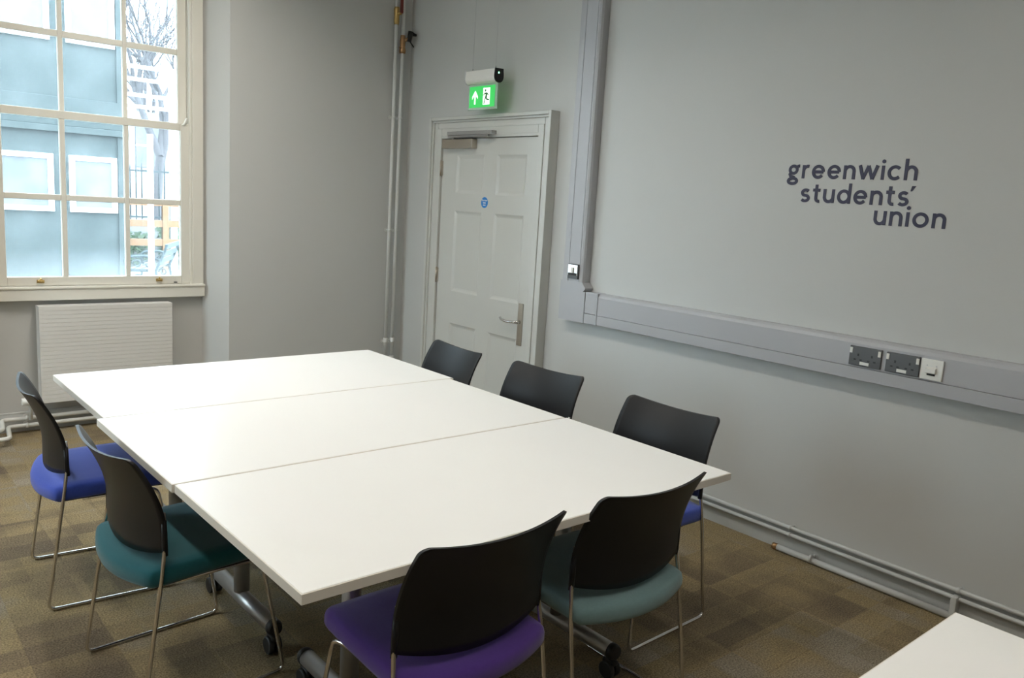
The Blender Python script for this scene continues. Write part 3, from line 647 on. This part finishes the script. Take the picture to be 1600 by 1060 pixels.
# ------------------------------------------------------------------ ceiling lights
def ceiling_light(x, y, m, lab):
    c = empty('ceiling_light', (x, y, ZC-0.075), label=lab, cat='ceiling light', group='linear ceiling lights')
    MB().box(-0.07, 0.07, -0.76, 0.76, 0.02, 0.075, 0.005).build('housing', M_white, c)
    MB().box(-0.06, 0.06, -0.75, 0.75, 0.0, 0.02, 0.004).build('diffuser', m, c)
    for s in (-1, 1):
        MB().box(-0.072, 0.072, s*0.752, s*0.775, -0.050, 0.075, 0.003).build('end_cap', M_white, c)
        MB().box(s*0.062, s*0.070, -0.752, 0.752, -0.050, 0.03, 0.001).build('side_baffle', M_grey, c)  # baffle added to cut lamp light off the upper walls
LA = lamp_mat('lamp_diffuser', LAMP_A); LB = lamp_mat('lamp_diffuser_soft', LAMP_B)
for x, y, m, lab in ((-1.95, -1.25, LA, 'long white ceiling light over the tables, towards the door'), (-4.0, -1.25, LA, 'long white ceiling light between the two window walls'),
                (-1.95, -4.5, LB, 'long white ceiling light over the trunking wall end of the separate table'), (-4.0, -4.5, LB, 'long white ceiling light over the rear of the room')):
    ceiling_light(x, y, m, lab)

# ------------------------------------------------------------------ outside the window
GZ = -0.30
g = MB().box(-60, 40, -40, 70, GZ-0.3, GZ).build('courtyard_ground', M_paving); tag(g, 'pale paved courtyard outside the window', None, None, 'structure')
BY = 11.0
bd = empty('green_building', (-4.0, BY, GZ), label='dark teal painted building with white framed windows seen through the sash window', cat='building')
def bpart(mb, name, m, parent=bd, root=bd):
    o = mb.build(name, m, parent)
    if parent is root: o.matrix_parent_inverse = root.matrix_basis.inverted()
    return o
bpart(MB().box(-9, 0.89, BY, BY+6, GZ, 7.5), 'wall', M_teal)
bpart(MB().box(-9, 0.95, BY-0.10, BY, 2.27, 2.38, 0.01).box(-9, 0.93, BY-0.05, BY, 2.38, 2.86, 0.01), 'string_course', M_teal)
bpart(MB().box(0.77, 0.90, BY-0.04, BY, GZ, 7.5), 'corner_pilaster', M_teal)
def bwin(x0, x1, z0, z1):
    f = 0.085
    o = bpart(MB().box(x0, x0+f, BY-0.07, BY, z0, z1, 0.006).box(x1-f, x1, BY-0.07, BY, z0, z1, 0.006).box(x0+f, x1-f, BY-0.07, BY, z0, z0+f, 0.006).box(x0+f, x1-f, BY-0.07, BY, z1-f, z1, 0.006), 'window_frame', M_wframe)
    p = MB().box(x0+f, x1-f, BY-0.02, BY-0.005, z0+f, z1-f).build('pane', M_sheet, o)
for x0, x1 in ((-2.20, -1.30), (-1.12, -0.265), (-0.02, 0.745)):
    bwin(x0, x1, 0.93, 1.90); bwin(x0, x1, 3.76, 4.95)
# cast iron bench, trellis, railings
bn = empty('garden_bench', (0.85, 9.2, GZ), rz=math.radians(62), label='iron garden bench with scrolled ends in the courtyard', cat='bench')
def scroll(cx, cy, r, n=16, turns=1.0): return [(cx+r*(1-0.6*k/n)*math.cos(2*PI*turns*k/n), cy+r*(1-0.6*k/n)*math.sin(2*PI*turns*k/n)) for k in range(n+1)]
for s in (-0.55, 0.55):
    m = MB()
    for pth, r in (([(-0.30, 0.86), (-0.24, 0.70), (-0.16, 0.52), (-0.12, 0.42), (-0.16, 0.20), (-0.24, 0.0)], 0.022), ([(-0.12, 0.42), (0.30, 0.42), (0.33, 0.25), (0.28, 0.0)], 0.020), ([(-0.19, 0.60), (0.05, 0.66), (0.28, 0.64), (0.34, 0.58), (0.30, 0.42)], 0.022)):
        m.tube([(s, y, z) for y, z in pth], r, 8)
    for cx, cy, r in ((0.0, 0.53, 0.07), (0.16, 0.53, 0.07), (-0.02, 0.30, 0.07), (0.14, 0.30, 0.07), (0.02, 0.15, 0.06), (0.17, 0.14, 0.06)):
        m.tube([(s, y, z) for y, z in scroll(cx, cy, r)], 0.012, 6)
    m.build('iron_end', M_iron, bn)
for y in (-0.06, 0.04, 0.14, 0.24): MB().box(-0.62, 0.62, y-0.04, y+0.04, 0.43, 0.455, 0.004).build('seat_slat', M_iron, bn)
for z, y in ((0.58, -0.185), (0.70, -0.24), (0.82, -0.285)): MB().box(-0.62, 0.62, y-0.012, y+0.012, z-0.04, z+0.04, 0.004).build('back_slat', M_iron, bn)
tf = empty('timber_fence', (2.0, 12.4, GZ), label='open orange timber fence behind the courtyard bench', cat='fence')
for x in (-0.85, 0.02, 0.95, 1.9): MB().box(x-0.06, x+0.06, -0.05, 0.05, 0, 1.45, 0.006).build('post', M_timber, tf)
for z in (0.62, 1.00, 1.42): MB().box(-0.95, 2.0, -0.03, 0.03, z-0.07, z+0.07, 0.006).build('rail', M_timber, tf)
sw = MB().box(0.95, 6, 13.6, 13.8, GZ, 0.62); tag(sw.build('garden_wall', M_stone), 'low pale stone wall behind the timber fence', 'wall')
rg = empty('iron_railing', (1.2, 14.2, GZ), label='row of thin upright iron railings beyond the timber fence', cat='railing')
for z in (1.05, 2.05): MB().box(0, 4.5, -0.02, 0.02, z-0.02, z+0.02).build('rail', M_iron, rg)
for k in range(38):
    if k == 0: b0 = o = MB().tube([(0, 0, 0.0), (0, 0, 2.10), (0, 0, 2.22)], [0.014, 0.014, 0.003], 6).build('baluster', M_iron, rg)
    else: o = bpy.data.objects.new('baluster', b0.data); COL.objects.link(o); o.parent = rg
    o.location = (0.06+k*0.12, 0, 0)
def hedge(x, y, lab, sc=1.0):
    m = MB(); R = random.Random(int(x*100))
    for k in range(420):
        c = Vector((R.uniform(-0.5, 0.5), R.uniform(-0.3, 0.3), R.uniform(0.1, 1.0)*0.9))*sc; d = Vector((R.uniform(-1, 1), R.uniform(-1, 1), R.uniform(-1, 1))).normalized(); e = d.orthogonal().normalized()
        l = 0.07; m.add([c-d*l, c+e*l*0.5, c+d*l, c-e*l*0.5], [(0, 1, 2, 3)])
    o = empty('hedge_shrub', (x, y, GZ), label=lab, cat='shrub')
    f = m.build('foliage', M_leaf, o, fix=False); f['kind'] = 'stuff'
    MB().tube([(0, 0, 0), (0.02, 0, 0.3), (0, 0.02, 0.6)], [0.03, 0.02, 0.01], 6).build('stem', M_bark, o)
hedge(2.62, 13.1, 'green leafy shrub behind the right bay of the timber fence'); hedge(1.45, 13.1, 'green leafy shrub behind the bay of the timber fence nearest the teal building', 0.85)
wp = MB().tube([(0.60, 8.55, GZ), (0.60, 8.55, 2.25)], 0.045, 12); tag(wp.build('white_post', M_wframe), 'slim white post standing beside the garden bench', 'post')
wb = empty('balcony_railing', (1.0, 12.66, 3.08), label='white balcony rails with an end post against the bare trees', cat='railing')
for z in (-0.10, 0.12, 0.42, 0.66): MB().box(0.02, 1.35, -0.03, 0.03, z-0.035, z+0.035, 0.005).build('rail', M_wframe, wb)
MB().box(1.20, 1.34, -0.06, 0.06, -3.38, 0.70, 0.01).build('post', M_wframe, wb)
hs = empty('pale_house', (8.0, 26.0, GZ), label='pale rendered house far behind the railings', cat='building')
MB().box(-7.5, 9, 0, 6, 0, 4.2).build('wall', M_stone, hs)
for k in range(6): 
    x = -6.9+k*2.1; f = MB().box(x, x+1.0, -0.06, 0.02, 2.3, 3.8, 0.01).build('window', M_sheet, hs); MB().box(x+0.47, x+0.53, -0.08, -0.06, 2.3, 3.8).box(x, x+1.0, -0.08, -0.06, 3.02, 3.08).build('glazing_bar', M_wframe, f)
def bare_tree(x, y, h, seed, lab):
    R = random.Random(seed); m = MB(); tw = MB()
    def grow(p, d, l, r, lev):
        q = p+d*l; mid = p+d*l*0.5+Vector((R.uniform(-1, 1), R.uniform(-1, 1), R.uniform(-.5, .5)))*l*0.06
        (m if lev < 2 else tw).tube([p, mid, q], [r, r*0.85, r*0.68], 6 if lev < 3 else 4, caps=False)
        if lev >= 6: return
        for k in range(3 if lev < 5 else 2):
            nd = (d+Vector((R.uniform(-1, 1), R.uniform(-1, 1), R.uniform(-0.25, 0.7)))*0.75).normalized()
            grow(q if k else mid.lerp(q, 0.7), nd, l*R.uniform(0.62, 0.82), r*0.6, lev+1)
    o = empty('bare_tree', (x, y, GZ), label=lab, cat='tree')
    grow(Vector((0, 0, 0)), Vector((0.03, 0, 1)), h*0.30, h*0.022, 0)
    m.build('trunk', M_bark, o, fix=False); t = tw.build('twigs', M_bark, o, fix=False); t['kind'] = 'stuff'
bare_tree(4.2, 20.0, 8.5, 3, 'leafless winter tree with spreading twigs beyond the railings'); bare_tree(9.5, 38.0, 11.0, 11, 'leafless tree rising behind the pale house')
